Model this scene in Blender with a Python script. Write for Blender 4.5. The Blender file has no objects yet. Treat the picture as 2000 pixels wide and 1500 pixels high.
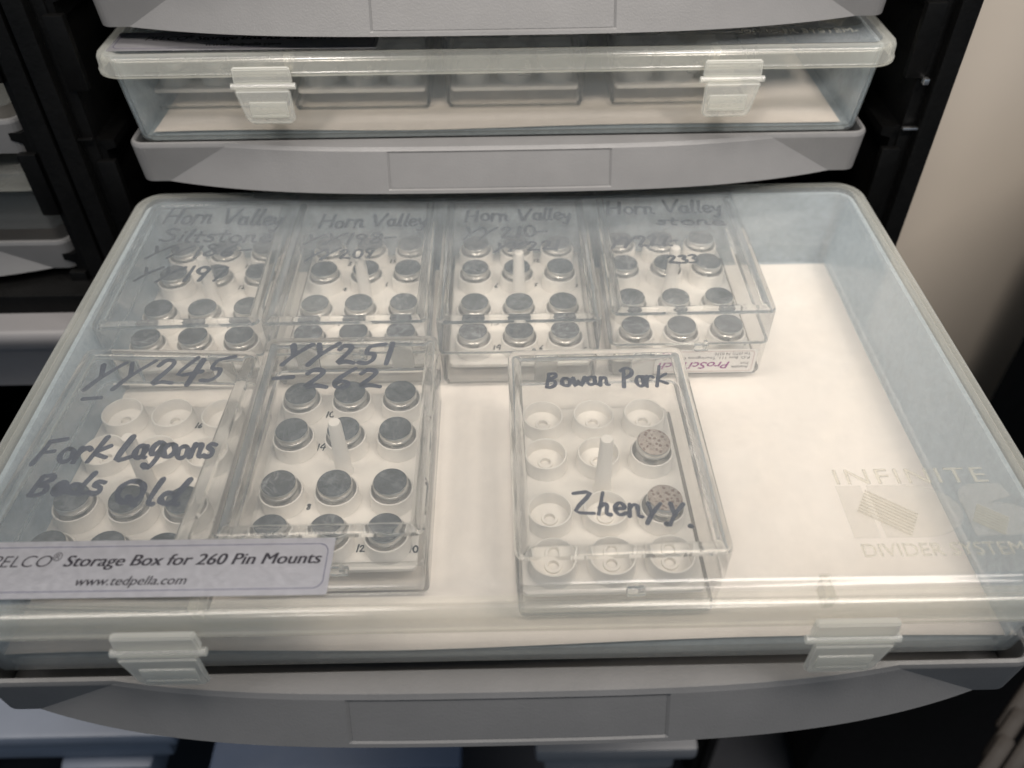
import bpy, bmesh, math, random
from mathutils import Vector, Matrix
random.seed(7)
S = bpy.context.scene
col = S.collection
PI = math.pi

# ------------------------------------------------------------------ camera
cd = bpy.data.cameras.new("camera"); cam = bpy.data.objects.new("camera", cd); col.objects.link(cam)
S.camera = cam
cd.sensor_width = 36; cd.lens = 36*1660.55/2000
cd.clip_start = .005; cd.clip_end = 20
cd.dof.use_dof = True; cd.dof.focus_distance = .31; cd.dof.aperture_fstop = 9
_p, _y, _r = .755901, .0088553, -.0118414
f = Vector((math.sin(_y)*math.cos(_p), math.cos(_y)*math.cos(_p), -math.sin(_p)))
rt = f.cross(Vector((0, 0, 1))).normalized(); up = rt.cross(f)
r2 = math.cos(_r)*rt+math.sin(_r)*up; u2 = -math.sin(_r)*rt+math.cos(_r)*up
M = Matrix((r2, u2, -f)).transposed().to_4x4(); M.translation = Vector((.00124877, -.1278489, .2081989))
cam.matrix_world = M

# ------------------------------------------------------------------ light
w = bpy.data.worlds.new("World"); S.world = w; w.use_nodes = True
w.node_tree.nodes["Background"].inputs[0].default_value = (.64, .81, 1, 1)
w.node_tree.nodes["Background"].inputs[1].default_value = .28
def area(name, loc, target, sx, sy, power, color):
    l = bpy.data.lights.new(name, 'AREA'); l.shape = 'RECTANGLE'; l.size = sx; l.size_y = sy
    l.energy = power; l.color = color
    o = bpy.data.objects.new(name, l); col.objects.link(o); o.location = loc
    o.rotation_euler = (Vector(target)-Vector(loc)).to_track_quat('-Z', 'Y').to_euler()
    return o
def spot(name, loc, target, half, blend, power, color, radius):
    l = bpy.data.lights.new(name, 'SPOT'); l.spot_size = math.radians(half*2); l.spot_blend = blend
    l.energy = power; l.color = color; l.shadow_soft_size = radius
    o = bpy.data.objects.new(name, l); col.objects.link(o); o.location = loc
    o.rotation_euler = (Vector(target)-Vector(loc)).to_track_quat('-Z', 'Y').to_euler()
LC = (1, .925, .845)
area("ceiling_panel", (-.85, -.12, 1.9), (-.3, .05, 0), .6, 1.2, 22, LC)
area("ceiling_panel", (.75, -.2, 1.9), (.3, .05, 0), .6, 1.2, 35, LC)
spot("added_fill_spot", (-.55, -1.15, 1.6), (.06, .45, .12), 11, .8, 136, LC, .14)  # added fill that brightens the upper drawers and closed box, not a known fixture
spot("added_fill_spot", (.6, -1.15, 1.6), (.04, .45, .12), 11.5, .8, 136, LC, .14)  # second added fill; its cone edge leaves the lowest drawer front dark
S.view_settings.view_transform = 'Standard'; S.view_settings.look = 'None'
S.view_settings.exposure = 0; S.view_settings.gamma = 1
cy = S.cycles
cy.use_denoising = True
cy.max_bounces = 14; cy.diffuse_bounces = 6; cy.glossy_bounces = 6; cy.transmission_bounces = 12; cy.transparent_max_bounces = 64
cy.sample_clamp_indirect = 4; cy.caustics_reflective = False; cy.caustics_refractive = True; cy.blur_glossy = .6

# ------------------------------------------------------------------ materials
def new_mat(name):
    m = bpy.data.materials.new(name); m.use_nodes = True; nt = m.node_tree; nt.nodes.clear()
    out = nt.nodes.new('ShaderNodeOutputMaterial')
    return m, nt, out
def nd(nt, typ, **kw):
    n = nt.nodes.new('ShaderNode'+typ)
    for k, v in kw.items():
        if k in n.inputs: n.inputs[k].default_value = v
        else: setattr(n, k, v)
    return n
def math_(nt, op, a, b=None):
    n = nt.nodes.new('ShaderNodeMath'); n.operation = op
    for i, v in enumerate((a, b)):
        if v is None: continue
        if isinstance(v, (int, float)): n.inputs[i].default_value = v
        else: nt.links.new(v, n.inputs[i])
    return n.outputs[0]
def ramp(nt, src, stops):
    n = nt.nodes.new('ShaderNodeValToRGB'); e = n.color_ramp.elements
    while len(e) < len(stops): e.new(.5)
    for k, (p, c) in enumerate(stops):
        e[k].position = p; e[k].color = (*c, 1) if len(c) == 3 else c
    nt.links.new(src, n.inputs[0]); return n.outputs[0]
def noise(nt, scale, detail=4, rough=.5, vec=None, dist=0):
    n = nd(nt, 'TexNoise'); n.inputs['Scale'].default_value = scale; n.inputs['Detail'].default_value = detail
    n.inputs['Roughness'].default_value = rough; n.inputs['Distortion'].default_value = dist
    if vec is None:
        tc = nt.nodes.new('ShaderNodeTexCoord'); vec = tc.outputs['Object']
    nt.links.new(vec, n.inputs['Vector']); return n.outputs['Fac']

def solid(name, colr, rough=.5, metal=0, bump=0, bscale=900, var=.06, vscale=40, spec=.5, coat=0, glow=0):
    m, nt, out = new_mat(name)
    b = nd(nt, 'BsdfPrincipled'); b.inputs['Roughness'].default_value = rough; b.inputs['Metallic'].default_value = metal
    b.inputs['Specular IOR Level'].default_value = spec; b.inputs['Coat Weight'].default_value = coat
    n = noise(nt, vscale, 6, .6)
    lo = tuple(max(0, x*(1-var)) for x in colr); hi = tuple(x*(1+var) for x in colr)
    nt.links.new(ramp(nt, n, [(.3, lo), (.7, hi)]), b.inputs['Base Color'])
    n2 = noise(nt, vscale*2.3, 5, .6)
    rr = nt.nodes.new('ShaderNodeMapRange'); nt.links.new(n2, rr.inputs[0])
    rr.inputs[3].default_value = rough*.8; rr.inputs[4].default_value = min(1, rough*1.2)
    nt.links.new(rr.outputs[0], b.inputs['Roughness'])
    if bump:
        bp = nd(nt, 'Bump'); bp.inputs['Strength'].default_value = bump; bp.inputs['Distance'].default_value = .0004
        nt.links.new(noise(nt, bscale, 3), bp.inputs['Height']); nt.links.new(bp.outputs[0], b.inputs['Normal'])
    if glow:        # thin moulded polystyrene lets some light through
        tl = nd(nt, 'BsdfTranslucent'); tl.inputs[0].default_value = (*colr, 1)
        ms = nd(nt, 'MixShader'); ms.inputs[0].default_value = glow
        nt.links.new(b.outputs[0], ms.inputs[1]); nt.links.new(tl.outputs[0], ms.inputs[2]); nt.links.new(ms.outputs[0], out.inputs[0])
    else: nt.links.new(b.outputs[0], out.inputs[0])
    return m

def schlick(nt, f0=.04):
    lw = nd(nt, 'LayerWeight'); lw.inputs[0].default_value = .5
    return math_(nt, 'ADD', f0, math_(nt, 'MULTIPLY', 1-f0, math_(nt, 'POWER', lw.outputs['Facing'], 5.0)))
def frosted(name, veil, colr=(.73, .81, .88), tint=(.97, .957, .938), rough=.16, patch=.35, scale=55, gloss=1.0):
    """translucent polypropylene: part of the light passes straight, the rest is scattered; more on a slanting path"""
    m, nt, out = new_mat(name)
    tr = nd(nt, 'BsdfTransparent'); tr.inputs[0].default_value = (*tint, 1)
    di = nd(nt, 'BsdfDiffuse'); di.inputs[0].default_value = (*colr, 1)
    tl = nd(nt, 'BsdfTranslucent'); tl.inputs[0].default_value = (*colr, 1)
    mx = nd(nt, 'MixShader'); mx.inputs[0].default_value = .42
    nt.links.new(di.outputs[0], mx.inputs[1]); nt.links.new(tl.outputs[0], mx.inputs[2])
    lw = nd(nt, 'LayerWeight'); lw.inputs[0].default_value = .5
    cosv = math_(nt, 'MAXIMUM', math_(nt, 'SUBTRACT', 1.0, lw.outputs['Facing']), .12)
    n1 = noise(nt, scale, 8, .68, dist=.6)
    n2 = noise(nt, scale*6, 6, .7, dist=1.5)
    pat = math_(nt, 'ADD', math_(nt, 'MULTIPLY', n1, .7), math_(nt, 'MULTIPLY', n2, .3))
    pat = math_(nt, 'ADD', math_(nt, 'MULTIPLY', math_(nt, 'SUBTRACT', pat, .5), patch*4), 1.0)
    v = math_(nt, 'MINIMUM', math_(nt, 'MAXIMUM', math_(nt, 'MULTIPLY', pat, veil), .01), .95)
    t = math_(nt, 'POWER', math_(nt, 'SUBTRACT', 1.0, v), math_(nt, 'DIVIDE', 1.0, cosv))
    ms = nd(nt, 'MixShader'); nt.links.new(math_(nt, 'SUBTRACT', 1.0, t), ms.inputs[0])
    nt.links.new(tr.outputs[0], ms.inputs[1]); nt.links.new(mx.outputs[0], ms.inputs[2])
    gl = nd(nt, 'BsdfGlossy'); gl.inputs['Roughness'].default_value = rough; gl.inputs[0].default_value = (1, 1, 1, 1)
    fr = schlick(nt, .034)
    bp = nd(nt, 'Bump'); bp.inputs['Strength'].default_value = .05; bp.inputs['Distance'].default_value = .0003
    nt.links.new(noise(nt, 110, 3, .5), bp.inputs['Height']); nt.links.new(bp.outputs[0], gl.inputs['Normal'])
    mg = nd(nt, 'MixShader'); nt.links.new(math_(nt, 'MULTIPLY', fr, gloss), mg.inputs[0])
    nt.links.new(ms.outputs[0], mg.inputs[1]); nt.links.new(gl.outputs[0], mg.inputs[2])
    nt.links.new(mg.outputs[0], out.inputs[0]); return m

def clear_sheet(name, tint=(.985, .985, .982), haze=.007, rough=.04):
    m, nt, out = new_mat(name)
    tr = nd(nt, 'BsdfTransparent'); tr.inputs[0].default_value = (*tint, 1)
    di = nd(nt, 'BsdfDiffuse'); di.inputs[0].default_value = (.85, .88, .88, 1)
    ms = nd(nt, 'MixShader')
    n = noise(nt, 120, 6, .7); hz = math_(nt, 'MULTIPLY', math_(nt, 'POWER', n, 3.0), haze*8)
    nt.links.new(hz, ms.inputs[0]); nt.links.new(tr.outputs[0], ms.inputs[1]); nt.links.new(di.outputs[0], ms.inputs[2])
    gl = nd(nt, 'BsdfGlossy'); gl.inputs['Roughness'].default_value = rough
    fr = schlick(nt, .04)
    mg = nd(nt, 'MixShader'); nt.links.new(fr, mg.inputs[0])
    nt.links.new(ms.outputs[0], mg.inputs[1]); nt.links.new(gl.outputs[0], mg.inputs[2])
    nt.links.new(mg.outputs[0], out.inputs[0]); return m
def glass_edge(name):
    m, nt, out = new_mat(name)
    g = nd(nt, 'BsdfGlass'); g.inputs['IOR'].default_value = 1.5; g.inputs['Roughness'].default_value = .02
    g.inputs[0].default_value = (.975, .98, .978, 1)
    tr = nd(nt, 'BsdfTransparent'); tr.inputs[0].default_value = (.97, .975, .97, 1)
    ms = nd(nt, 'MixShader'); ms.inputs[0].default_value = .10
    nt.links.new(g.outputs[0], ms.inputs[1]); nt.links.new(tr.outputs[0], ms.inputs[2])
    nt.links.new(ms.outputs[0], out.inputs[0]); return m
def ink(name, c, through=.25):
    m, nt, out = new_mat(name)
    b = nd(nt, 'BsdfPrincipled'); b.inputs['Base Color'].default_value = (*c, 1); b.inputs['Roughness'].default_value = .55
    tr = nd(nt, 'BsdfTransparent'); tr.inputs[0].default_value = (.45, .5, .65, 1)
    ms = nd(nt, 'MixShader')
    n = noise(nt, 300, 4); nt.links.new(math_(nt, 'MULTIPLY', n, through*1.6), ms.inputs[0])
    nt.links.new(b.outputs[0], ms.inputs[1]); nt.links.new(tr.outputs[0], ms.inputs[2])
    nt.links.new(ms.outputs[0], out.inputs[0]); return m
def disc_mat(name, base, dark, light, scr=.5, spots=0):
    m, nt, out = new_mat(name)
    b = nd(nt, 'BsdfPrincipled'); b.inputs['Roughness'].default_value = .42; b.inputs['Metallic'].default_value = .15
    tc = nd(nt, 'TexCoord'); oi = nd(nt, 'ObjectInfo')
    ad = nd(nt, 'VectorMath', operation='ADD'); nt.links.new(tc.outputs['Object'], ad.inputs[0])
    sc = nd(nt, 'VectorMath', operation='SCALE'); nt.links.new(oi.outputs['Location'], sc.inputs[0]); sc.inputs['Scale'].default_value = 3.7
    nt.links.new(sc.outputs[0], ad.inputs[1]); v = ad.outputs[0]
    rot = nd(nt, 'VectorRotate', rotation_type='Z_AXIS'); nt.links.new(v, rot.inputs[0])
    nt.links.new(math_(nt, 'MULTIPLY', oi.outputs['Random'], 6.28), rot.inputs['Angle'])
    n1 = noise(nt, 260, 7, .65, v, .8)
    c1 = ramp(nt, n1, [(.34, dark), (.52, base), (.74, light)])
    mp = nd(nt, 'Mapping'); mp.inputs['Scale'].default_value = (60, 1400, 60); nt.links.new(rot.outputs[0], mp.inputs[0])
    n2 = noise(nt, 1, 3, .5, mp.outputs[0])
    scv = math_(nt, 'MULTIPLY', ramp(nt, n2, [(.62, (0, 0, 0)), (.72, (1, 1, 1))]), scr)
    mc = nd(nt, 'Mix', data_type='RGBA'); nt.links.new(scv, mc.inputs[0]); nt.links.new(c1, mc.inputs[6]); mc.inputs[7].default_value = (*light, 1)
    last = mc.outputs[2]
    if spots:
        vo = nd(nt, 'TexVoronoi'); vo.inputs['Scale'].default_value = 560; nt.links.new(v, vo.inputs[0]); vo.inputs['Randomness'].default_value = .6
        sp = ramp(nt, vo.outputs['Distance'], [(.28, (1, 1, 1)), (.40, (0, 0, 0))])
        m2 = nd(nt, 'Mix', data_type='RGBA'); nt.links.new(sp, m2.inputs[0]); nt.links.new(last, m2.inputs[6])
        m2.inputs[7].default_value = (.20, .14, .11, 1); last = m2.outputs[2]
    nt.links.new(last, b.inputs['Base Color'])
    bp = nd(nt, 'Bump'); bp.inputs['Strength'].default_value = .3; bp.inputs['Distance'].default_value = .0002
    nt.links.new(n1, bp.inputs['Height']); nt.links.new(bp.outputs[0], b.inputs['Normal'])
    nt.links.new(b.outputs[0], out.inputs[0]); return m

MT = dict(
    lid=frosted('lid_frosted_plastic', .060, patch=.36, rough=.10),
    base=frosted('base_frosted_plastic', .07, colr=(.72, .80, .84), patch=.15),
    base_floor=frosted('base_textured_floor_plastic', .36, colr=(.72, .84, .93), patch=.45, scale=240),
    rim=frosted('rim_frosted_plastic', .15, colr=(.79, .805, .76), tint=(.965, .95, .915), patch=.06),
    latch=frosted('latch_plastic', .25, colr=(.85, .855, .83), tint=(.97, .965, .93), patch=.05, rough=.2),
    clear=clear_sheet('clear_polystyrene'),
    edge=glass_edge('clear_polystyrene_edge'),
    grey=solid('grey_drawer_plastic', (.142, .141, .142), .42, bump=.18, bscale=1300, var=.06, vscale=45),
    black=solid('black_cabinet_plastic', (.0028, .0028, .0028), .42, bump=.5, bscale=420, var=.3, vscale=90, spec=.15),
    white=solid('white_insert_plastic', (.87, .845, .81), .5, bump=.05, var=.02, glow=.10),
    paper=solid('white_paper', (.79, .75, .71), .9, bump=.25, bscale=520, var=.03, vscale=160, spec=.2),
    metal=solid('stub_aluminium', (.66, .65, .63), .30, metal=.9, bump=.1, bscale=1200, var=.08),
    disc=disc_mat('stub_grey_disc', (.080, .091, .101), (.036, .042, .048), (.19, .21, .23), .7),
    disc_s=disc_mat('stub_scratched_disc', (.088, .098, .108), (.04, .046, .052), (.38, .40, .43), .95),
    disc_t=disc_mat('stub_speckled_disc', (.38, .33, .29), (.36, .31, .28), (.50, .46, .42), .1, 1),
    ink=ink('marker_ink', (.010, .013, .032), .14),
    ink_grey=ink('faded_marker_ink', (.010, .014, .022), .08),
    ink_red=ink('red_ink', (.5, .04, .12), .3),
    foil=solid('silver_label_foil', (.70, .69, .73), .34, metal=.82, bump=.1, bscale=2500, var=.05, vscale=200),
    print=solid('black_print', (.02, .018, .025), .5, var=.1),
    print_blue=solid('dark_blue_print', (.03, .025, .10), .5, var=.1),
    sticker=solid('white_sticker', (.78, .76, .74), .7, var=.02),
    purple=solid('purple_print', (.30, .06, .24), .6, var=.1),
    redline=solid('red_brown_print', (.35, .12, .10), .6, var=.1),
    wall=solid('beige_wall_paint', (.62, .55, .47), .85, bump=.2, bscale=300, var=.03, vscale=6, spec=.2),
    floor=solid('dark_blue_floor', (.012, .014, .02), .7, var=.2, vscale=8),
    blue=solid('blue_grey_plastic', (.20, .225, .28), .45, var=.08, vscale=15),
    navy=solid('navy_plastic', (.06, .085, .14), .55, var=.1, vscale=15),
    midgrey=solid('mid_grey_plastic', (.22, .22, .23), .45, var=.08, vscale=15),
    palegrey=solid('pale_grey_plastic', (.17, .165, .168), .45, var=.06, vscale=15),
    brown=solid('brown_wood', (.028, .02, .014), .6, var=.25, vscale=25),
    bright=solid('edge_highlight', (.7, .7, .7), .3, metal=1),  # bright colour standing in for a highlight on the black runner
)

# ------------------------------------------------------------------ helpers
def link(o, parent=None):
    col.objects.link(o)
    if parent: o.parent = parent
    return o
def empty(name, loc, rz=0):
    o = bpy.data.objects.new(name, None); o.empty_display_size = .01; o.location = loc; o.rotation_euler = (0, 0, rz)
    return link(o)
def tag(o, label=None, cat=None, group=None, kind=None):
    for k, v in (('label', label), ('category', cat), ('group', group), ('kind', kind)):
        if v: o[k] = v
    return o
def thing(name, label, cat, loc, rz=0, group=None): return tag(empty(name, loc, rz), label, cat, group)
def finish(bm, name, mats, parent=None, smooth=True, angle=35, loc=None):
    me = bpy.data.meshes.new(name); bmesh.ops.recalc_face_normals(bm, faces=bm.faces); bm.to_mesh(me); bm.free()
    for m in (mats if isinstance(mats, (list, tuple)) else [mats]): me.materials.append(m)
    if smooth:
        me.polygons.foreach_set('use_smooth', [True]*len(me.polygons)); me.set_sharp_from_angle(angle=math.radians(angle))
    o = bpy.data.objects.new(name, me)
    if loc: o.location = loc
    return link(o, parent)
def share(o, parent, name=None):
    c = o.copy(); c.parent = parent
    return link(c)
def rr(hw, hd, r, seg=6):
    r = max(min(r, hw, hd), 1e-5); pts = []
    for cx, cy, a0 in ((hw-r, hd-r, 0), (-hw+r, hd-r, PI/2), (-hw+r, -hd+r, PI), (hw-r, -hd+r, 1.5*PI)):
        for k in range(seg+1):
            a = a0+PI/2*k/seg; pts.append((cx+r*math.cos(a), cy+r*math.sin(a)))
    return pts
def shell(W, D, R, prof, seg=6, cap0=True, cap1=True, mats=None, bm=None, off=(0, 0, 0)):
    """prof: list of (inset, z); consecutive rounded rectangles are bridged"""
    bm = bm or bmesh.new(); prev = None
    for k, (ins, z) in enumerate(prof):
        pts = rr(W/2-ins, D/2-ins, max(R-ins, .0006), seg)
        vs = [bm.verts.new((x+off[0], y+off[1], z+off[2])) for x, y in pts]
        if prev:
            n = len(vs)
            for i in range(n):
                fc = bm.faces.new((prev[i], prev[(i+1) % n], vs[(i+1) % n], vs[i]))
                if mats: fc.material_index = mats[k-1]
        elif cap0: bm.faces.new(vs)
        prev = vs
    if cap1: bm.faces.new(prev)
    return bm
def lathe(prof, n=28, bm=None, off=(0, 0, 0)):
    bm = bm or bmesh.new(); prev = None
    for r, z in prof:
        if r < 1e-6: vs = [bm.verts.new((off[0], off[1], z+off[2]))]
        else: vs = [bm.verts.new((off[0]+r*math.cos(2*PI*k/n), off[1]+r*math.sin(2*PI*k/n), z+off[2])) for k in range(n)]
        if prev:
            if len(prev) == 1 and len(vs) > 1:
                for i in range(n): bm.faces.new((prev[0], vs[i], vs[(i+1) % n]))
            elif len(vs) == 1 and len(prev) > 1:
                for i in range(n): bm.faces.new((prev[i], prev[(i+1) % n], vs[0]))
            else:
                for i in range(n): bm.faces.new((prev[i], prev[(i+1) % n], vs[(i+1) % n], vs[i]))
        prev = vs
    return bm
def box(bm, c, s, bev=0, mi=0):
    r = bmesh.ops.create_cube(bm, size=1, matrix=Matrix.Translation(c) @ Matrix.Diagonal((*s, 1)))
    fs = {f for v in r['verts'] for f in v.link_faces}
    if bev:
        es = list({e for f in fs for e in f.edges})
        q = bmesh.ops.bevel(bm, geom=es, offset=bev, segments=2, affect='EDGES', profile=.6)
        fs = set(q['faces']) | {f for f in fs if f.is_valid}
    for f_ in fs:
        if f_.is_valid: f_.material_index = mi
    return bm
def prism(bm, pts, a0, a1, axis='x'):
    """extrude a 2-D polygon along an axis"""
    def P(p, t): return {'x': (t, p[0], p[1]), 'y': (p[0], t, p[1]), 'z': (p[0], p[1], t)}[axis]
    A = [bm.verts.new(P(p, a0)) for p in pts]; B = [bm.verts.new(P(p, a1)) for p in pts]
    n = len(pts)
    for i in range(n): bm.faces.new((A[i], A[(i+1) % n], B[(i+1) % n], B[i]))
    bm.faces.new(A); bm.faces.new(B[::-1]); return bm
def text_mesh(s, size, name, mat, parent, loc, rot=(0, 0, 0), extrude=.00004, bold=0, shear=0, spacing=1, align='LEFT', sx=1, double=0, width=None, bevel=0):
    cu = bpy.data.curves.new('text', 'FONT'); cu.body = s; cu.size = size; cu.extrude = extrude; cu.offset = bold; cu.shear = shear
    cu.space_character = spacing; cu.align_x = align; cu.resolution_u = 4; cu.bevel_depth = bevel; cu.bevel_resolution = 1
    o = bpy.data.objects.new('text', cu); col.objects.link(o)
    dg = bpy.context.evaluated_depsgraph_get(); dg.update()
    me = bpy.data.meshes.new_from_object(o.evaluated_get(dg)); bpy.data.objects.remove(o); bpy.data.curves.remove(cu)
    me.materials.clear(); me.materials.append(mat); me.name = name
    if width:
        xs = [v.co.x for v in me.vertices]; k = width/(max(xs)-min(xs))
        for v in me.vertices: v.co.x *= k
    elif sx != 1:
        for v in me.vertices: v.co.x *= sx
    if double:
        b = bmesh.new(); b.from_mesh(me)
        r = bmesh.ops.duplicate(b, geom=b.verts[:]+b.edges[:]+b.faces[:])
        bmesh.ops.translate(b, verts=[v for v in r['geom'] if isinstance(v, bmesh.types.BMVert)], vec=(double, 0, .000006)); b.to_mesh(me); b.free()
    q = bpy.data.objects.new(name, me); q.location = loc; q.rotation_euler = rot
    return link(q, parent)

# --- single-stroke handwriting
def arc(cx, cy, rx, ry, a0, a1, n=9):
    return [(cx+rx*math.cos(math.radians(a0+(a1-a0)*k/n)), cy+ry*math.sin(math.radians(a0+(a1-a0)*k/n))) for k in range(n+1)]
G = {  # strokes in a box 1 high; (advance, strokes)
 'H': (.95, [[(.18, 1), (.05, 0)], [(.78, .95), (.66, .02)], [(.1, .48), (.72, .52)]]),
 'o': (.58, [arc(.26, .25, .22, .24, 80, 440, 12)]),
 'r': (.50, [[(.12, .52), (.04, 0)], [(.08, .30), (.2, .46), (.36, .50), (.46, .44)]]),
 'n': (.60, [[(.1, .48), (.04, 0)], [(.07, .3), (.22, .47), (.36, .46), (.38, .3), (.38, .06), (.5, .02)]]),
 'm': (.85, [[(.08, .45), (.03, 0)], [(.05, .3), (.2, .44), (.3, .4), (.3, .05)], [(.31, .3), (.45, .44), (.56, .4), (.58, .08), (.74, .04)]]),
 'V': (.85, [[(.05, .98), (.26, .02), (.42, .3), (.80, 1.02)]]),
 'a': (.58, [arc(.24, .24, .2, .23, 50, 400, 11), [(.44, .46), (.40, .1), (.52, .02)]]),
 'l': (.34, [[(.24, 1), (.12, .45), (.08, .05), (.2, .0)]]),
 'e': (.52, [[(.08, .24), (.38, .30), (.36, .44), (.22, .5), (.07, .36), (.06, .14), (.2, .01), (.44, .1)]]),
 'y': (.58, [[(.06, .5), (.14, .2), (.28, .18), (.46, .5)], [(.46, .5), (.34, .0), (.18, -.38), (.02, -.3)]]),
 'S': (.66, [[(.56, .9), (.36, 1), (.14, .84), (.26, .6), (.48, .42), (.46, .14), (.24, .0), (.02, .12)]]),
 's': (.44, [[(.36, .46), (.18, .5), (.1, .36), (.3, .24), (.3, .06), (.14, 0), (.0, .06)]]),
 'i': (.28, [[(.14, .5), (.1, .0)], [(.18, .72), (.2, .76)]]),
 't': (.46, [[(.22, .85), (.14, .1), (.28, .0)], [(.02, .56), (.42, .6)]]),
 'Y': (.86, [[(.10, .98), (.22, .46)], [(.78, 1.0), (.22, .46), (-.12, -.02)]]),
 'y2': (.86, [[(.10, .98), (.22, .46)]]),
 '0': (.66, [arc(.3, .48, .24, .46, 80, 440, 14)]),
 '1': (.42, [[(.26, 1), (.12, .0)]]),
 '2': (.78, [[(.08, .76), (.24, .96), (.48, .9), (.46, .66), (.1, .06), (.36, .1), (.66, .02)]]),
 '3': (.66, [[(.08, .9), (.34, 1), (.48, .84), (.26, .56), (.5, .4), (.42, .08), (.04, .02)]]),
 '4': (.80, [[(.46, 1.02), (.04, .38), (.74, .44)], [(.66, .92), (.44, -.06)]]),
 '5': (.84, [[(.86, .98), (.34, .86), (.24, .52), (.5, .46), (.5, .18), (.28, .0), (.0, .04)]]),
 '6': (.74, [[(.62, 1.06), (.3, .66), (.1, .3), (.16, .04), (.4, .02), (.5, .24), (.3, .36), (.12, .22)]]),
 '7': (.62, [[(.04, .92), (.54, .96), (.2, .0)]]),
 '8': (.66, [[(.5, .86), (.28, 1), (.1, .82), (.44, .4), (.42, .1), (.18, 0), (.06, .2), (.32, .52), (.5, .86)]]),
 '9': (.64, [arc(.28, .72, .2, .24, 30, 380, 10), [(.48, .8), (.36, .36), (.26, .0)]]),
 '-': (.56, [[(.06, .42), (.48, .46)]]),
 'F': (.78, [[(.28, .92), (.02, 0)], [(.26, .95), (.82, 1.04)], [(.18, .48), (.56, .52)]]),
 'k': (.74, [[(.40, 1.06), (.06, -.04)], [(.66, .62), (.2, .34), (.64, .1)]]),
 'L': (.72, [[(.36, 1.05), (.06, .02), (.56, .10)]]),
 'g': (.62, [[(.5, .56), (.3, .62), (.12, .4), (.2, .16), (.44, .3), (.54, .58), (.42, .0), (.22, -.3), (.0, -.2)]]),
 'B': (.74, [[(.22, .95), (.06, .02)], [(.2, .92), (.5, .98), (.54, .76), (.18, .5), (.46, .44), (.48, .16), (.24, .0), (.06, .04)]]),
 'd': (.70, [arc(.24, .24, .2, .22, 60, 400, 11), [(.66, 1.02), (.46, .42), (.42, .06), (.54, .0)]]),
 'Q': (.95, [arc(.42, .5, .36, .48, 70, 430, 14), [(.4, .28), (.66, -.06)]]),
 'w': (.72, [[(.04, .5), (.12, .04), (.28, .34), (.38, .04), (.6, .52)]]),
 'P': (.80, [[(.22, .92), (.10, -.02)], [(.06, .88), (.36, 1.04), (.66, .92), (.58, .62), (.18, .46)]]),
 'Z': (.86, [[(.02, .92), (.66, 1), (.04, .06), (.72, .0)]]),
 'h': (.64, [[(.30, 1.05), (.06, .0)], [(.12, .32), (.3, .52), (.4, .42), (.36, .08), (.5, .02)]]),
 '.': (.34, [[(.02, .03), (.08, .08), (.14, .02), (.06, .0)]]),
 'v': (.56, [[(.04, .5), (.18, .02), (.48, .54)]]),
 'c': (.48, [arc(.24, .24, .2, .23, 50, 310, 9)]),
}
def stroke_ribbon(bm, pts, wd, z0=0, h=.00006):
    # smooth the polyline, sweep a flat ribbon with round ends
    P = [Vector((x, y, 0)) for x, y in pts]
    if len(P) > 2:
        Q = [P[0]]
        for i in range(len(P)-1):
            a, b, c_, d = P[max(i-1, 0)], P[i], P[i+1], P[min(i+2, len(P)-1)]
            for k in range(1, 4):
                t = k/3; Q.append(.5*((2*b)+(c_-a)*t+(2*a-5*b+4*c_-d)*t*t+(3*b-a-3*c_+d)*t**3))
        P = Q
    else:
        P = [P[0].lerp(P[1], t/3) for t in range(4)]
    L, Rr = [], []
    ph = random.random()*6
    rows = []
    n = len(P)
    dirs = [(P[min(i+1, n-1)]-P[max(i-1, 0)]).normalized() for i in range(n)]
    seq = []
    for k in (3, 2, 1): seq.append((P[0]-dirs[0]*wd*.5*math.cos(PI/2*(3-k+.4)/3.4), dirs[0], math.sin(PI/2*(3-k+.4)/3.4)))
    for i in range(n): seq.append((P[i], dirs[i], 1+.13*math.sin(ph+i*.7)))
    for k in (1, 2, 3): seq.append((P[-1]+dirs[-1]*wd*.5*math.cos(PI/2*(3-k+.4)/3.4), dirs[-1], math.sin(PI/2*(3-k+.4)/3.4)))
    for p, d, s in seq:
        nn = Vector((-d.y, d.x, 0))*wd*.5*s
        rows.append([bm.verts.new((p.x+nn.x, p.y+nn.y, z0)), bm.verts.new((p.x+nn.x*.8, p.y+nn.y*.8, z0+h)), bm.verts.new((p.x-nn.x*.8, p.y-nn.y*.8, z0+h)), bm.verts.new((p.x-nn.x, p.y-nn.y, z0))])
    for a, b in zip(rows, rows[1:]):
        for k in range(3): bm.faces.new((a[k], a[k+1], b[k+1], b[k]))
def handwriting(words, wd, mat, parent, origin, rz=0, z=.0001, name='handwriting'):
    """words: (text, x0, y0, x1, y1, height) baseline ends in world metres"""
    bm = bmesh.new(); zz = z
    co, si = math.cos(-rz), math.sin(-rz)
    for t, x0, y0, x1, y1, h in words:
        adv = sum(G[c][0] if c in G else .5 for c in t) - .12
        dx, dy = (x1-x0)/adv, (y1-y0)/adv
        u = 0
        for c in t:
            if c not in G: u += .5; continue
            a, st = G[c]
            jx, jy, js = random.uniform(-.03, .03), random.uniform(-.05, .05), random.uniform(.93, 1.06)
            for s in st:
                pts = []
                for px, py in s:
                    if c in 'ornmaeswvcg': py *= 1.18
                    X = x0+dx*(u+px*js+jx); Y = y0+dy*(u+px)+h*(py*js+jy)
                    X -= origin[0]; Y -= origin[1]
                    pts.append((X*co-Y*si, X*si+Y*co))
                zz += .000004
                stroke_ribbon(bm, pts, wd*random.uniform(.88, 1.1), zz)
            u += a
    return finish(bm, name, mat, parent, smooth=False)

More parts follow.
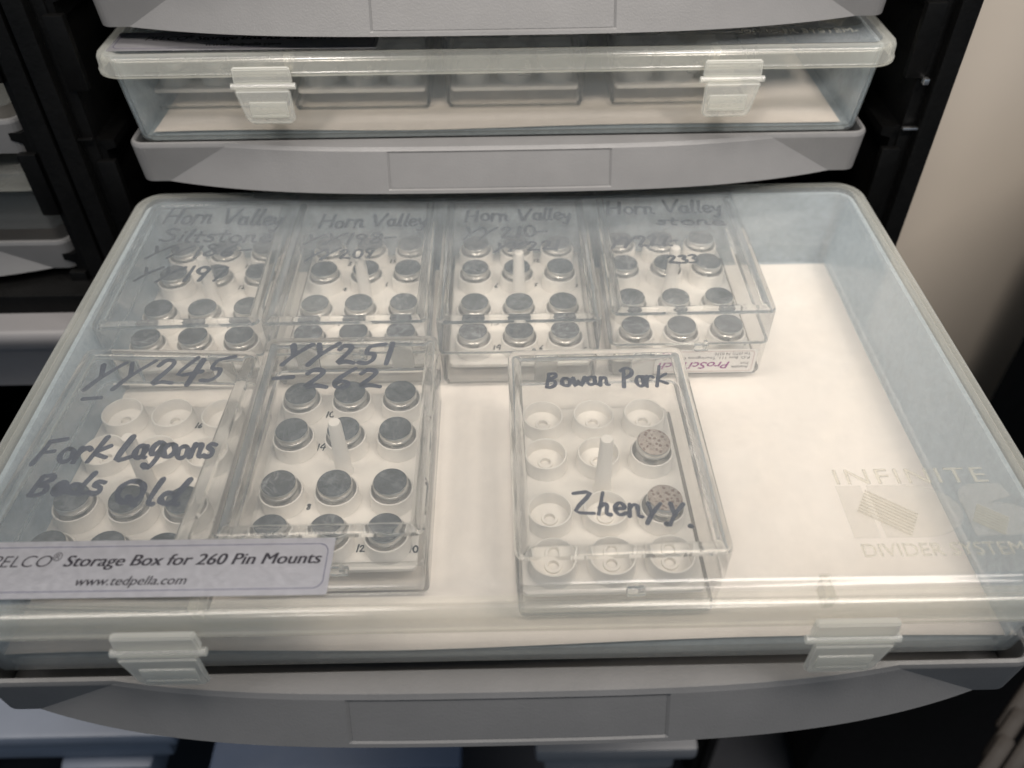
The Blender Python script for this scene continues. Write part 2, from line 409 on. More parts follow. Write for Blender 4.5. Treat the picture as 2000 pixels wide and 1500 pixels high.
# ================================================================== SETTING
bm = bmesh.new(); box(bm, (0, .3, -.74), (6, 6, .02))
tag(finish(bm, 'floor', MT['floor'], smooth=False), 'dark blue black floor far below the open drawers', 'floor', kind='structure')
bm = bmesh.new(); box(bm, (1.6, .62, .4), (2.79, .04, 2.3))
tag(finish(bm, 'wall', MT['wall'], smooth=False), 'beige painted wall to the right of the black cabinet', 'wall', kind='structure')

# ------------------------------------------------------------------ black cabinets
YF = .232
def cabinet(name, label, x0, x1, rails, inner_left, inner_right, zlo=-.72, zhi=.42):
    t = thing(name, label, 'cabinet', (0, 0, zlo))
    off = -zlo
    def part(nm, bm_): return finish(bm_, nm, MT['black'], t, angle=30)
    for s, xo, xi in ((-1, x0, inner_left), (1, x1, inner_right)):
        b = bmesh.new(); xm = (xo+xi)/2
        box(b, (xm, (YF+.6)/2, (zlo+zhi)/2+off), (abs(xo-xi), .6-YF, zhi-zlo), .0012); part('side_panel', b)
        b = bmesh.new(); box(b, (xo-s*.0048, YF-.0025, (zlo+zhi)/2+off), (.0088, .006, zhi-zlo), .0012); part('front_strip', b)
    b = bmesh.new(); box(b, ((x0+x1)/2, .606, (zlo+zhi)/2+off), (x1-x0, .01, zhi-zlo)); part('back_panel', b)
    b = bmesh.new(); box(b, ((x0+x1)/2, .42, zhi+off+.006), (x1-x0, .38, .01), .001); part('top_panel', b)
    for z in rails:
        for s, xi in ((1, inner_left), (-1, inner_right)):
            # runner: a chamfered bracket with a groove, running front to back
            b = bmesh.new()
            pr = [(xi, z), (xi+s*.0022, z-.001), (xi+s*.0078, z-.001), (xi+s*.0078, z-.0045), (xi+s*.0030, z-.0060), (xi+s*.0030, z-.0135), (xi, z-.0170)]
            prism(b, [(x, zz+off) for x, zz in pr], YF+.0012, .595, 'y'); part('runner', b)
            b = bmesh.new(); box(b, (xi+s*.0022, YF-.0004, z-.026+off), (.0085, .004, .032), .0008); part('runner_end', b)
    return t
RAILS = [.026+.0655*k for k in range(-8, 6)]
cab = cabinet('drawer_cabinet', 'black cabinet frame with slotted runners holding the open grey drawers', -.1985, .1985, RAILS, -.1835, .1835)
cab2 = cabinet('drawer_cabinet', 'second black cabinet at the left edge, with its grey drawers pushed in', -.62, -.1992, [z+.004 for z in RAILS], -.60, -.2142)
b = bmesh.new(); box(b, (.1868, YF-.0032, .0267+.72), (.0085, .0022, .0011), .0003); finish(b, 'runner_edge_piece', MT['bright'], cab)  # bright strip paints the highlight along the runner's top front edge
b = bmesh.new(); box(b, (-.1868, YF-.0032, .0277+.72), (.0085, .0022, .0010), .0003); finish(b, 'runner_edge_piece', MT['black'], cab)  # matching strip on the left runner, plain black
b = bmesh.new(); box(b, (.1860, YF-.0030, .0487+.72), (.0024, .003, .0026), .0003); finish(b, 'runner_edge_piece', MT['bright'], cab)  # small block by the next runner in the same highlight colour

# ------------------------------------------------------------------ grey drawers
def drawer_mesh(hw, depth, H, bt=.0066, bb=.0152, xt=.122, xb=.152, pan=.0495, mirror=1):
    R = .007; bm = bmesh.new()
    # outline columns: (x, y, is_front)
    cols = []
    for y in (depth, depth*.5, R*1.5): cols.append((-hw, y, (-1, 0)))
    for k in range(7):
        a = PI+PI/2*k/6; cols.append((-hw+R+R*math.cos(a), R+R*math.sin(a), (math.cos(a), math.sin(a))))
    # front columns: straight across the label panel, then fanned so that one column runs along each crease
    fr = [(0, k/4) for k in range(5)]+[(1, (k/34)**.8) for k in range(1, 35)]+[(2, k/6) for k in range(1, 7)]
    pa = pan-.0006
    def fx(kind, u, t):
        xw = xt+(xb-xt)*t
        if kind == 0: return u*pa
        if kind == 1: return pa+.0010+(xw-pa-.0010)*u if u > 0 else pa
        return xw+(hw-R-.0004-xw)*u
    fr.insert(5, (1, 1e-6))
    for sgn, seq in ((-1, fr[::-1]), (1, fr[1:])):
        for kd, u in seq: cols.append(((sgn, kd, u), 0, (0, -1)))
    for k in range(7):
        a = 1.5*PI+PI/2*k/6; cols.append((hw-R+R*math.cos(a), R+R*math.sin(a), (math.cos(a), math.sin(a))))
    for y in (R*1.5, depth*.5, depth): cols.append((hw, y, (1, 0)))
    def bow(x, t):
        d = bt+(bb-bt)*t; xw = xt+(xb-xt)*t
        return d*max(0, 1-(abs(x)/xw)**3.2)
    ts = [0, .035, .07, .14, .25, .36, .48, .6, .72, .82, .9, .925, .96, 1]
    grid = []
    for x_, y, n in cols:
        X = (lambda t: x_[0]*fx(x_[1], x_[2], t)) if isinstance(x_, tuple) else (lambda t: x_)
        x = X(0); c_ = []
        c_.append((x-n[0]*.0026, y-n[1]*.0026, -H+.0030))          # inside bottom
        c_.append((x-n[0]*.0024, y-n[1]*.0024, -.0008))
        c_.append((x-n[0]*.0018, y-n[1]*.0018, 0))
        b0 = bow(x, 0) if n[1] == -1 else 0
        c_.append((x-n[0]*.0006, y-n[1]*.0006-b0*.96, -.0004))
        for t in ts:
            x = X(t)
            bx = bow(x, t) if n[1] == -1 else 0
            rec = .0007 if (abs(x) < pan and .05 < t < .91 and n[1] == -1) else 0
            taper = .0012*t
            c_.append((x-n[0]*taper, y-n[1]*taper-bx+rec-(.0 if t else -.0002), -.0014-(H-.0014)*t))
        c_.append((x-n[0]*.0045, max(y-n[1]*.0045-(bow(x, 1)*.95 if n[1] == -1 else 0), -.02), -H-.0006))
        c_.append((x*.96, max(y, .012), -H-.0004))
        grid.append([bm.verts.new(p) for p in c_])
    for A, B in zip(grid, grid[1:]):
        for k in range(len(A)-1): bm.faces.new((A[k], A[k+1], B[k+1], B[k]))
    # floor
    z = -H+.0030
    v = [bm.verts.new(p) for p in ((-hw+.003, .0035, z), (hw-.003, .0035, z), (hw-.003, depth, z), (-hw+.003, depth, z))]
    bm.faces.new(v)
    return bm
def drawer(label, loc, hw=.1662, depth=.235, H=.0190, group=None, cut=None):
    t = thing('drawer', label, 'drawer', loc, group=group)
    finish(drawer_mesh(hw, depth, H), 'tray_body', MT['grey'], t, angle=7)
    # label panel lying in the shallow recess of the bowed front
    b = bmesh.new(); rows = []
    for k in range(25):
        x = -.0488+.0976*k/24; r_ = []
        for t_ in (.085, .3, .55, .8, .885):
            d = .0066+(.0152-.0066)*t_; xw = .122+.03*t_
            r_.append(b.verts.new((x, .0012*t_-d*(1-abs(x/xw)**3.2)+.0005, -.0014-(H-.0014)*t_)))
        rows.append(r_)
    for A, B in zip(rows, rows[1:]):
        for k in range(4): b.faces.new((A[k], A[k+1], B[k+1], B[k]))
    finish(b, 'label_panel', MT['grey'], t)
    return t
G_D = 'grey bow-fronted drawers'
drawer('grey bow fronted drawer pulled right out at the bottom, under the open storage box', (0, .0022, -.0378), group=G_D)
drawer('middle grey drawer carrying the closed storage box', (0, .2232, .0278), group=G_D)
drawer('topmost grey drawer, just above the black foil label', (-.0015, .2345, .0935), group=G_D)
for z, lab in ((.0352, 'upper of the two grey drawers in the dark left hand cabinet'), (-.0290, 'lower of the two grey drawers in the dark left hand cabinet')):
    drawer(lab, (-.382, .2330, z), H=.0165, group='grey drawers in the left cabinet')

# the next drawers up, closed into the cabinet just above the picture's edge
for z in (.1590, .2245, .2900, .3555):
    finish(drawer_mesh(.1662, .235, .0190), 'closed_drawer', MT['grey'], cab, angle=12, loc=(0, .2345, z+.72))
# ------------------------------------------------------------------ storage boxes
W, D = .340, .2302
def sign_panel(parent, loc):
    """silver label: foil, rounded border line, print"""
    fo = finish(shell(.1135, .0198, .0006, [(0, 0), (0, .00012)], 2), 'foil_label', MT['foil'], parent, loc=loc)
    # border line
    b = bmesh.new()
    o_ = rr(.1135/2-.0016, .0198/2-.0021, .0030, 6); i_ = rr(.1135/2-.00178, .0198/2-.00228, .0029, 6)
    A = [b.verts.new((x, y, .00016)) for x, y in o_]; B = [b.verts.new((x, y, .00016)) for x, y in i_]
    for k in range(len(A)): b.faces.new((A[k], A[(k+1) % len(A)], B[(k+1) % len(A)], B[k]))
    finish(b, 'border_line', MT['print_blue'], fo, smooth=False)
    text_mesh('PELCO', .0058, 'lettering', MT['print'], fo, (-.0440, .0008, .00016), extrude=.00001, shear=.22, width=.0178, bold=-.00004)
    text_mesh('\u00ae', .0042, 'lettering', MT['print'], fo, (-.0258, .0028, .00016), extrude=.00001, width=.0026)
    text_mesh('Storage Box for 260 Pin Mounts', .0056, 'lettering', MT['print'], fo, (-.0222, .0008, .00016), extrude=.00001, shear=.22, width=.0752, double=.00030)
    text_mesh('www.tedpella.com', .0043, 'lettering', MT['print'], fo, (-.0165, -.0058, .00016), extrude=.00001, shear=.22, width=.0318, double=.00010)
    return fo
def storage_box(label, y0, z0):
    t = thing('storage_box', label, 'storage box', (0, y0+D/2, z0))
    # lid: rim bands (material 1) are thicker plastic than the panel (0)
    prof = [(.0112, 0), (.0090, -.0002), (.0082, -.0011), (.0070, -.0011), (.0062, -.0002), (.0026, 0), (.0009, -.0006), (.0001, -.0020), (0, -.0066), (-.0005, -.0070), (-.0005, -.0083),
            (.0012, -.0083), (.0014, -.0030), (.0030, -.0017), (.0062, -.0017), (.0112, -.0015)]
    mi = [0, 0, 0, 0, 1, 1, 1, 1, 1, 1, 1, 1, 1, 0, 0]
    lid = finish(shell(W, D, .0125, prof, 8, mats=mi), 'lid', [MT['lid'], MT['rim']], t, angle=50)
    prof = [(.0045, -.0036), (.0060, -.020), (.0078, -.0395), (.0090, -.0412), (.0108, -.0418)]
    pin = [(.0122, -.0403), (.0098, -.0398), (.0080, -.022), (.0062, -.0036)]
    bm = shell(W, D, .0125, prof+pin+[prof[0]], 8, cap0=False, cap1=False)
    # floor: outer and inner
    for ins, z in ((.0108, -.0418), (.0122, -.0403)):
        bm.faces.new([bm.verts.new((x, y, z)) for x, y in rr(W/2-ins, D/2-ins, .003, 4)]).material_index = 1
    for f_ in bm.faces:      # the moulding is textured everywhere but on its clear front wall
        if f_.calc_center_median().y > -D/2+.013: f_.material_index = 1
    finish(bm, 'base', [MT['base'], MT['base_floor']], t, angle=50)
    for x in (-.0985, .0985):
        sx = 1 if x > 0 else -1
        g = empty('latch', (x, -D/2, 0)); g.parent = t
        b = bmesh.new()
        prism(b, [(-.0118, -.0036), (.0118, -.0036), (.0122, -.0102), (-.0122, -.0102)], -.0036, -.0010, 'y'); bmesh.ops.bevel(b, geom=b.edges[:], offset=.0005, segments=2, affect='EDGES')
        finish(b, 'hinge_plate', MT['latch'], g)
        b = bmesh.new()
        bmesh.ops.create_cone(b, cap_ends=True, segments=14, radius1=.0013, radius2=.0013, depth=.0270, matrix=Matrix.Translation((0, -.0032, -.0112)) @ Matrix.Rotation(PI/2, 4, 'Y'))
        finish(b, 'hinge_bar', MT['latch'], g)
        b = bmesh.new()
        sl = [(-sx*.0112, -.0122), (sx*.0124, -.0122), (sx*.0096, -.0252), (sx*.0078, -.0274), (-sx*.0096, -.0276), (-sx*.0114, -.0258)]
        prism(b, sl, -.0050, -.0032, 'y'); bmesh.ops.bevel(b, geom=b.edges[:], offset=.0008, segments=3, affect='EDGES')
        fl = finish(b, 'flap', MT['latch'], g)
        b = bmesh.new(); box(b, (-sx*.001, -.0050, -.0208), (.0160, .0008, .0070), .0003)
        finish(b, 'finger_grip', MT['latch'], fl)
        b = bmesh.new(); box(b, (-sx*.001, -.0052, -.0236), (.0150, .0006, .0012), .00025)
        finish(b, 'finger_ridge', MT['latch'], fl)
    for x in (-.0885, .0925):
        b = bmesh.new(); prism(b, [(-D/2+.0042, -.0018), (-D/2+.0122, -.0018), (-D/2+.0108, -.0080), (-D/2+.0052, -.0080)], x-.0014, x+.0014, 'x')
        finish(b, 'locating_rib', MT['rim'], t)
    sign_panel(lid, (-.1075, -D/2+.0175, .0001)).rotation_euler = (0, 0, -.006)
    # moulded lettering and emblem, raised from the lid
    e = MT['rim']; zt = .00005
    text_mesh('INFINITE', .0088, 'moulded_lettering', e, lid, (.1042, -D/2+.0440, zt), extrude=.00014, width=.0482, spacing=1.15, bold=-.0001, bevel=.00006)
    text_mesh('DIVIDER SYSTEM-', .0066, 'moulded_lettering', e, lid, (.1047, -D/2+.0166, zt), extrude=.00014, width=.0500, bold=-.0001, bevel=.00006)
    def plate(pts, nm):
        b = bmesh.new(); prism(b, pts, 0, .0003, 'z'); bmesh.ops.bevel(b, geom=b.edges[:], offset=.0001, segments=1, affect='EDGES')
        q = finish(b, nm, MT['lid'], lid, loc=(0, -D/2, zt)); return q
    yb, yt = .0232, .0432
    def dshape(x0, w_, open_=0):
        pts = [(x0, yb), (x0+w_*.45, yb)]
        pts += [(x0+w_*.45+w_*.55*math.sin(a), yb+(yt-yb)/2-(yt-yb)/2*math.cos(a)) for a in [PI*k/12 for k in range(1, 12)]]
        return pts+[(x0+w_*.45, yt), (x0, yt)]
    plate([(.1042, yb), (.1120, yb), (.1120, yt), (.1042, yt)], 'moulded_emblem')
    plate(dshape(.1138, .0265), 'moulded_emblem')
    sp = [(.1405, yb), (.1540, yb)]+[(.1540+.0062*math.sin(a), yb+.0062-.0062*math.cos(a)) for a in [PI*k/8 for k in range(1, 8)]]+[(.1490, .0356), (.1575, .0380), (.1560, yt), (.1470, yt)]+[(.1470-.0062*math.sin(a), yt-.0062+.0062*math.cos(a)) for a in [PI*k/8 for k in range(1, 6)]]
    plate(sp, 'moulded_emblem')
    for x0, y0_, n_, ln, st in ((.1105, .0362, 8, .0165, .00125), (.1430, .0300, 7, .0095, .00110)):
        a = math.radians(-36)
        for k in range(n_):
            px, py = x0-k*st*.52, y0_-k*st*.86
            b = bmesh.new(); box(b, (ln/2, 0, 0), (ln, st*.40, .0005), .0001)
            q = finish(b, 'moulded_stripe', MT['rim'], lid, loc=(px+.002, -D/2+py+.0045, .0008)); q.rotation_euler = (0, 0, a)
    return t
storage_box('large frosted storage box pulled out to the front, its lid over seven handwritten clear cases', 0, 0)
storage_box('closed frosted storage box on the middle drawer, below the topmost drawer', .2220, .0666)

# ------------------------------------------------------------------ paper liners
def paper(label, x0, x1, y0, y1, z):
    t = bmesh.new(); nx, ny = 60, 24; g = []
    for j in range(ny+1):
        r_ = []
        for i in range(nx+1):
            u, v = i/nx, j/ny
            x = x0+(x1-x0)*u; y = y0+(y1-y0)*v
            y += (1-v)*(.0007*math.sin(u*9+.6)+.0011*max(0, math.sin(u*4.2-1.6)))
            zz = z+.00025*(math.sin(u*7)*math.cos(v*5)+1)+.0009*math.exp(-v*20)*(.5+.5*math.sin(u*11+1))
            r_.append(t.verts.new((x, y, zz)))
        g.append(r_)
    for A, B in zip(g, g[1:]):
        for i in range(nx): t.faces.new((A[i], A[i+1], B[i+1], B[i]))
    r = bmesh.ops.extrude_face_region(t, geom=t.faces[:])
    bmesh.ops.translate(t, verts=[v for v in r['geom'] if isinstance(v, bmesh.types.BMVert)], vec=(0, 0, -.00012))
    return tag(finish(t, 'paper_liner', MT['paper']), label, 'paper')
paper('white paper sheet lining the floor of the pulled out storage box', -.1610, .1640, .0125, .2185, -.0400)
paper('white paper sheet lining the closed upper storage box', -.1570, .1560, .2345, .4400, .0268)

# ------------------------------------------------------------------ clear cases
CW, CD = .0662, .0945
ZT = -.003
def case_masters():
    prof = [(.0048, -.0009), (.0040, -.0001), (.0034, 0), (.0014, 0), (.0005, -.0004), (0, -.0016), (.0001, -.0175), (.0015, -.0175), (.0018, -.0032), (.0030, -.0022), (.0048, -.0021)]
    mi = [1, 1, 1, 1, 1, 0, 1, 0, 1, 1]
    bm = shell(CW, CD, .0035, prof, 5, mats=mi)
    lid = finish(bm, 'lid', [MT['clear'], MT['edge']], None, angle=40)
    prof = [(.0004, -.0178), (.0010, -.0335), (.0018, -.0353), (.0034, -.0360), (.0040, -.0346), (.0028, -.0338), (.0022, -.0178), (.0004, -.0178)]
    bm = shell(CW, CD, .0035, prof, 5, cap0=False, cap1=False, mats=[0, 1, 1, 0, 1, 0, 1])
    for ins, z in ((.0034, -.0360), (.0040, -.0346)):
        bm.faces.new([bm.verts.new((x, y, z)) for x, y in rr(CW/2-ins, CD/2-ins, .0006, 5)])
    base = finish(bm, 'base', [MT['clear'], MT['edge']], None, angle=40)
    b = bmesh.new(); box(b, (0, 0, 0), (.0088, .0016, .0130), .0005)
    hinge = finish(b, 'hinge', MT['edge'])
    b = bmesh.new(); box(b, (0, 0, 0), (.0060, .0026, .0030), .0008); box(b, (.0012, -.0010, .0022), (.0018, .0018, .0040), .0006)
    clasp = finish(b, 'clasp', MT['edge'])
    return lid, base, hinge, clasp
masters = case_masters()
for m_ in masters: col.objects.unlink(m_)
def clear_case(label, x, y, rz, words, inkw, zt=ZT, inkm='ink', group='clear lidded stub cases'):
    t = thing('stub_case', label, 'clear case', (x, y, zt), rz, group)
    lid = share(masters[0], t); share(masters[1], t)
    for sx in (-1, 1):
        h = share(masters[2], t); h.location = (sx*.0185, CD/2-.0028, -.0085)
        h.scale = (1, 1, 1)
    cl = share(masters[3], t); cl.location = (.0046, -CD/2-.0010, -.0178)
    if words: handwriting(words, inkw, MT[inkm], lid, (x, y), rz)
    return t

# ------------------------------------------------------------------ inserts and stubs (masters)
PX = .0196; ROWS = (.0328, .0130, -.0130, -.0328)
bm = shell(.0598, .0850, .0022, [(.0006, 0), (0, -.0004), (0, -.0018), (.0004, -.0022)], 4)
plate_m = finish(bm, 'plate', MT['white'])
cup_m = finish(lathe([(.0083, .0001), (.0080, .0005), (.0079, .0058), (.0077, .0064), (.0073, .0065), (.0070, .0061), (.0069, .0012), (.0063, .0008), (.0030, .0008), (.0028, .0016), (.0021, .0017), (.0019, .0016), (.0018, -.0012), (0, -.0012)], 36), 'cup', MT['white'], angle=50)
peg_m = finish(lathe([(0, -.0022), (.0044, -.0022), (.0042, -.0040), (.0036, -.0045), (0, -.0046)], 24), 'peg', MT['white'], angle=50)
post_m = finish(lathe([(.0036, 0), (.0031, .0010), (.0023, .0258), (.0020, .0264), (0, .0265)], 20), 'post', MT['white'], angle=50)
foot_m = finish(lathe([(0, -.0022), (.0026, -.0010), (.0024, -.0052), (0, -.0052)], 16), 'foot', MT['white'], angle=50)
head_m = finish(lathe([(.0016, -.0078), (.0016, -.0034), (.0056, -.0034), (.0062, -.0031), (.00625, -.0021), (.00605, -.0019), (.00605, -.0016), (.00625, -.0016), (.00625, -.0003), (.0060, 0), (0, 0)], 40), 'stub_body', MT['metal'], angle=40)
def disc_mesh(mat, bumps=False, nm='specimen_disc'):
    bm = lathe([(.0060, .00002), (.0059, .00028), (.0056, .00034), (.0030, .00036), (0, .00036)], 40)
    if bumps:
        rnd = random.Random(3)
        for k in range(34):
            a, r_ = rnd.random()*6.28, .0053*math.sqrt(rnd.random())
            bmesh.ops.create_icosphere(bm, subdivisions=1, radius=rnd.uniform(.00028, .0005), matrix=Matrix.Translation((r_*math.cos(a), r_*math.sin(a), .0004)) @ Matrix.Diagonal((1, 1.2, .7, 1)))
    return finish(bm, nm, mat, angle=40)
disc_ms = [disc_mesh(MT['disc']), disc_mesh(MT['disc_s']), disc_mesh(MT['disc_t'], True)]
for m_ in [plate_m, cup_m, peg_m, post_m, foot_m, head_m]+disc_ms: col.objects.unlink(m_)
ROWN = ('back row', 'second row', 'third row', 'front row'); COLN = ('left', 'middle', 'right')
def insert(label, x, y, zp, rz, marks=None, group='white twelve cup inserts', lift=1):
    t = thing('stub_insert', label, 'insert', (x, y, zp), rz, group)
    share(plate_m, t)
    for yy in ROWS:
        for i in (-1, 0, 1):
            c = share(cup_m, t); c.location = (i*PX, yy, 0)
            p = share(peg_m, t); p.location = (i*PX, yy, 0)
    p = share(post_m, t); p.location = (.0004, .0010, 0)
    for sx in (-1, 1):
        for sy in (-1, 1):
            q = share(foot_m, t); q.location = (sx*.0095, sy*.0222, 0); q.scale = (1, 1, lift)
    if marks:
        for (mx, my, txt, h, a) in marks:
            words = [(txt, mx, my, mx+h*.55*len(txt), my, h)]
            q = handwriting(words, .0006, MT['ink_grey'], t, (0, 0), 0, .0001, 'ink_mark')
    return t
def stub(label, x, y, z, kind, group, tilt=(0, 0)):
    t = thing('specimen_stub', label, 'stub', (x, y, z), random.uniform(0, 6.28), group)
    t.rotation_euler = (tilt[0], tilt[1], t.rotation_euler[2])
    share(head_m, t); share(disc_ms[kind], t)
    return t

ZP = -.0323
def rotp(x, y, a): return x*math.cos(a)-y*math.sin(a), x*math.sin(a)+y*math.cos(a)
def marks_for(n, seed):
    rd = random.Random(seed); out = []
    for r_ in range(4):
        for c_ in range(3):
            if rd.random() < n:
                out.append(((c_-1)*PX+PX*.40+rd.uniform(-.001, .001), ROWS[r_]-.002+rd.uniform(-.002, .002), str(rd.randint(1, 19)), rd.uniform(.0022, .0032), 0))
    return out
CASES = [
 # key, where, case centre, rz, insert centre, stub rows, words, ink width
 ('back left case', 'clear case at the back left of the open box, marked YY186 to YY197', (-.1302, .1806), 0.02, (-.1318, .1825), (0, 1, 2, 3),
  [('Horn Valley', -0.1541, 0.2072, -0.0999, 0.2038, 0.0125), ('Siltstone', -0.1517, 0.1922, -0.1026, 0.1899, 0.0100), ('YY186-', -0.1520, 0.1789, -0.1095, 0.1807, 0.0086), ('YY197', -0.1520, 0.1627, -0.117, 0.1623, 0.0098)], .0017),
 ('YY209 case', 'clear case second from left in the back row, marked YY198 to YY209', (-.0628, .1812), 0, (-.0630, .1835), (0, 1, 2, 3),
  [('Horn Valley', -0.0825, 0.2008, -0.0339, 0.2018, 0.0103), ('YY198-', -0.0858, 0.1878, -0.0471, 0.1883, 0.0081), ('YY209', -0.0832, 0.1757, -0.0554, 0.1772, 0.0073)], .0016),
 ('YY221 case', 'clear case third from left in the back row, marked YY210 to YY221', (.0067, .1802), 0, (.0072, .1825), (0, 1, 2, 3),
  [('Horn Valley', -0.0163, 0.2043, 0.0319, 0.2045, 0.0095), ('YY210-', -0.0156, 0.1898, 0.0198, 0.1911, 0.009), ('YY221', -0.0018, 0.1802, 0.0256, 0.1806, 0.0067)], .0016),
 ('stickered case', 'clear case at the back right with an upside down printed sticker on its front', (.0768, .1835), 0, (.0765, .1842), (0, 1, 2, 3),
  [('Horn Valley', 0.0486, 0.2083, 0.1016, 0.2088, 0.0101), ('stone', 0.0704, 0.1995, 0.0998, 0.1974, 0.0064), ('YY222-', 0.0491, 0.1815, 0.0773, 0.1822, 0.0079), ('233', 0.0707, 0.1694, 0.0837, 0.169, 0.0056)], .0016),
 ('YY245 case', 'clear case at the front left behind the silver label, marked YY245 Fork Lagoons Beds', (-.1278, .0722), -.045, (-.1308, .0750), (2, 3),
  [('YY245', -0.1500, 0.0970, -0.1015, 0.1011, 0.0135), ('-', -0.1506, 0.0901, -0.1442, 0.0905, 0.0053), ('Fork', -0.1564, 0.0613, -0.1326, 0.0625, 0.0105), ('Lagoons', -0.1295, 0.0633, -0.0976, 0.063, 0.0099), ('Beds', -0.1529, 0.0482, -0.1303, 0.0481, 0.0082), ('Qld', -0.1245, 0.0444, -0.1027, 0.0437, 0.0098)], .0021),
 ('YY251 case', 'clear case full of dark stubs in the front row, marked YY251 to 262', (-.0577, .0778), 0, (-.0600, .0805), (0, 1, 2, 3),
  [('YY251', -0.0805, 0.1090, -0.0418, 0.1086, 0.0112), ('-', -0.0844, 0.0987, -0.0774, 0.0991, 0.0055), ('262', -0.0725, 0.0963, -0.0445, 0.0955, 0.0099)], .0022),
 ('Bowan Park case', 'clear case with mostly empty cups at the front right, marked Bowan Park', (.0354, .0682), .01, (.0350, .0700), (),
  [('Bowan', 0.0154, 0.094, 0.0382, 0.0947, 0.0076), ('Park', 0.0428, 0.0933, 0.059, 0.0939, 0.0093), ('Zhen', 0.0217, 0.0371, 0.0426, 0.0346, 0.0082), ('Y.Y.', 0.0445, 0.0322, 0.0577, 0.0305, 0.0084)], .0015),
]
for ci, (key, lab, cc, rz, ic, rows, words, iw) in enumerate(CASES):
    case = clear_case(lab, cc[0], cc[1], rz, words, iw, inkm='ink' if ci > 3 else 'ink_grey')
    ins = insert('white cup insert inside the '+key, ic[0], ic[1], ZP, rz, marks_for((.3, .75, .9, .3, .15, .6, 0)[ci], 50+ci))
    for r_ in rows:
        for c_ in range(3):
            dx, dy = rotp((c_-1)*PX, ROWS[r_], rz)
            kd = 1 if random.random() < .28 else 0
            stub('grey topped metal stub, %s %s in the %s' % (ROWN[r_], COLN[c_], key), ic[0]+dx+random.uniform(-.0003, .0003), ic[1]+dy+random.uniform(-.0003, .0003), ZP+.0101, kd,
                 'stubs in the '+key, (random.uniform(-.02, .02), random.uniform(-.02, .02)))
    if key == 'Bowan Park case':
        for r_, nm in ((1, 'speckled tan stub, the rear of two in the Bowan Park case'), (2, 'speckled tan stub, the nearer of two in the Bowan Park case')):
            dx, dy = rotp(PX*1.02, ROWS[r_], rz)
            stub(nm, ic[0]+dx, ic[1]+dy, ZP+.0110, 2, 'speckled tan stubs', (.05, .10 if r_ == 1 else -.05))
    if key == 'stickered case':
        # printed sticker pasted upside down on the front wall of the base
        st = finish(shell(.0500, .0128, .0010, [(0, 0), (0, .0001)], 3), 'sticker', MT['sticker'], case, loc=(.0040, -CD/2+.0003, -.0268))
        st.rotation_euler = (PI/2, PI, 0); st.rotation_euler = Matrix.Rotation(PI, 4, 'Y').to_euler()
        st.matrix_basis = Matrix.Translation((.0040, -CD/2+.0001, -.0268)) @ Matrix.Rotation(PI, 4, 'Y') @ Matrix.Rotation(PI/2, 4, 'X')
        b = bmesh.new(); o_ = rr(.0238, .0056, .0016, 5); i_ = rr(.02365, .00545, .0015, 5)
        A = [b.verts.new((x, y, .00015)) for x, y in o_]; B = [b.verts.new((x, y, .00015)) for x, y in i_]
        for k in range(len(A)): b.faces.new((A[k], A[(k+1) % len(A)], B[(k+1) % len(A)], B[k]))
        finish(b, 'border_line', MT['redline'], st, smooth=False)
        text_mesh('Available', .0021, 'lettering', MT['print'], st, (-.0222, .0026, .00014), extrude=.00001, width=.0070, shear=.1)
        text_mesh('from', .0021, 'lettering', MT['print'], st, (-.0222, .0006, .00014), extrude=.00001, width=.0034, shear=.1)
        text_mesh('ProSciTech', .0052, 'lettering', MT['purple'], st, (-.0145, .0004, .00014), extrude=.00001, width=.0300, shear=.25, bold=.0001)
        text_mesh('P.O. Box 111, Thuringowa Central Q 4817', .0020, 'lettering', MT['print'], st, (-.0222, -.0026, .00014), extrude=.00001, width=.0420)
        text_mesh('Tel (077) 74 0370', .0020, 'lettering', MT['print'], st, (-.0222, -.0048, .00014), extrude=.00001, width=.0150)

# ---- upper box contents
zu = .0666
for k, (x, nm) in enumerate(((-.1310, 'leftmost'), (-.0640, 'second from left'), (.0075, 'third from left'), (.0845, 'rightmost'))):
    y = .2555+CD/2-.003*(k > 0)
    clear_case('%s clear case inside the closed upper storage box' % nm, x, y, 0, None, 0, zt=zu+ZT, group='clear cases in the closed box')
    ix, iy = x-(.002 if k == 0 else 0), y-.001
    insert('white cup insert in the %s case of the closed box' % nm, ix, iy, zu+ZP+.0028, 0, group='inserts in the closed box', lift=1.54)
    if k == 0:
        for c_ in (0, 1, 2):
            stub('metal stub, front row %s in the leftmost case of the closed box' % COLN[c_], ix+(c_-1)*PX, iy+ROWS[3], zu+ZP+.0129, 0, 'stubs in the closed box')

# ------------------------------------------------------------------ background
# boxes standing in the left cabinet, between its drawers
def left_box(label, z):
    t = thing('storage_box', label, 'storage box', (-.382, .335, z), group='storage boxes in the left cabinet')
    lid = finish(shell(.334, .20, .012, [(.01, 0), (.003, 0), (.0005, -.001), (0, -.003), (0, -.010), (.0015, -.010)], 6), 'lid', [MT['rim']], t, angle=50)
    finish(shell(.330, .196, .012, [(.002, -.010), (.006, -.036), (.010, -.037)], 6), 'base', MT['base'], t, angle=50)
left_box('frosted storage box in the left cabinet between two grey drawers', .0085)
left_box('frosted storage box in the left cabinet on its upper grey drawer', .0730)
b = bmesh.new(); box(b, (-.42, .262, -.0560+.72), (.42, .09, .011), .001); finish(b, 'cross_bar', MT['black'], cab2)

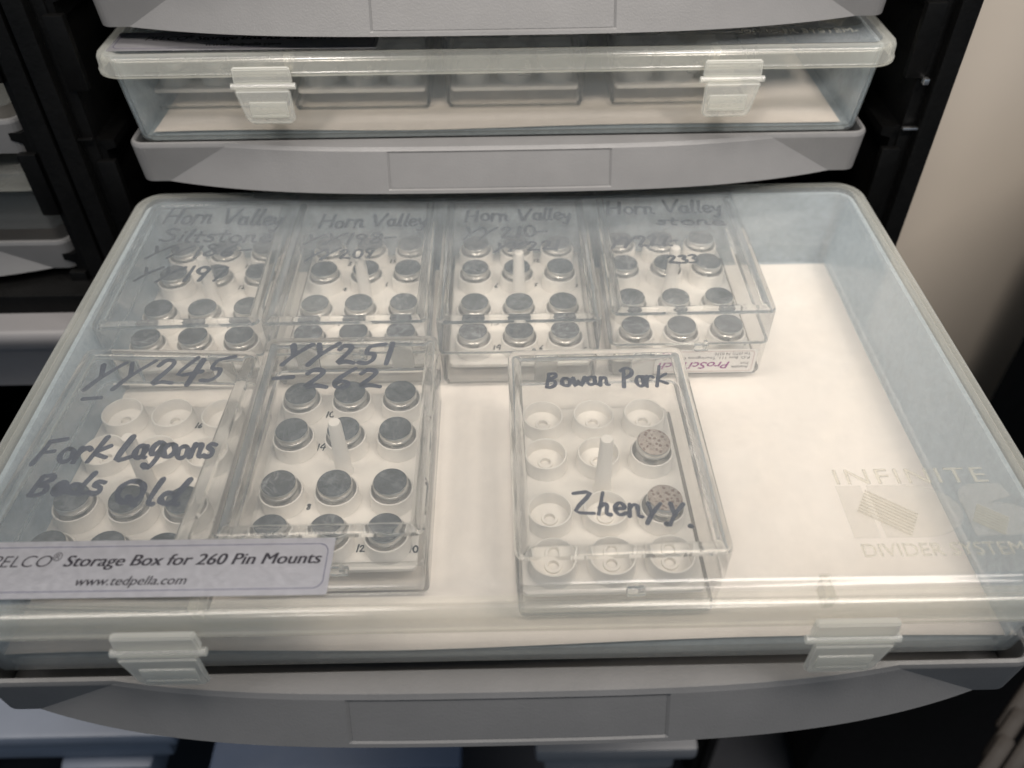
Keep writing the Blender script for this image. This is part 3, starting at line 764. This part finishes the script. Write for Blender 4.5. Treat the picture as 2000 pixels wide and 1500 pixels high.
def lower_drawer(label, x0, x1, y, z, mat, px0, px1, hx0, hx1):
    """a drawer far below: wide lip over a narrower panel and a pull"""
    t = thing('lower_drawer', label, 'drawer', ((x0+x1)/2, y, z), group='lower drawers far below'); xc = (x0+x1)/2
    b = bmesh.new(); box(b, (0, .12, -.008), (x1-x0, .24, .016), .004); finish(b, 'lip', mat, t)
    b = bmesh.new(); box(b, ((px0+px1)/2-xc, .122, -.029), (px1-px0, .236, .026), .005); finish(b, 'front_panel', mat, t)
    b = bmesh.new(); box(b, ((hx0+hx1)/2-xc, .112, -.058), (hx1-hx0, .230, .030), .006); finish(b, 'pull', mat, t)
lower_drawer('blurred blue grey drawer far below at the bottom left corner', -.62, -.226, .128, -.350, MT['blue'], -.60, -.236, -.318, -.252)
lower_drawer('blurred dark navy drawer far below the middle of the front drawer', -.205, -.034, .112, -.372, MT['navy'], -.19, -.045, -.16, -.07)
lower_drawer('blurred mid grey drawer far below, just right of the navy one', .016, .124, .112, -.352, MT['midgrey'], .022, .112, .026, .090)
# pale tray pulled out below the left cabinet
t = thing('tray', 'blurred pale grey tray at the far left, below the dark left cabinet', 'tray', (-.36, .285, -.0618))
finish(shell(.30, .17, .010, [(.004, .0005), (.001, -.001), (0, -.004), (.001, -.010), (.005, -.013), (.007, -.040), (.02, -.042)], 6), 'body', MT['palegrey'], t, angle=50)
# dark slatted crate standing by the wall on the right
t = thing('equipment_stand', 'blurred black stand with brown slats beside the wall at lower right', 'stand', (.56, .42, -.73))
b = bmesh.new(); prism(b, [(-.133, -.02), (.34, -.02), (.34, .14), (-.004, .14)], 0, .62, 'z'); finish(b, 'body', MT['black'], t)
for k, (x, y, z) in enumerate(((.405, .183, -.45), (.385, .160, -.45), (.392, .146, -.45), (.365, .139, -.45))):
    b = bmesh.new(); box(b, (0, 0, 0), (.05, .012, .012), .004); q = finish(b, 'slat', MT['brown'], t, loc=(x-.56, y-.42, z+.73)); q.rotation_euler = (0, -.35, .75)
b = bmesh.new(); box(b, (-.06, -.12, .14), (.40, .14, .275), .02); finish(b, 'plinth', MT['black'], t)
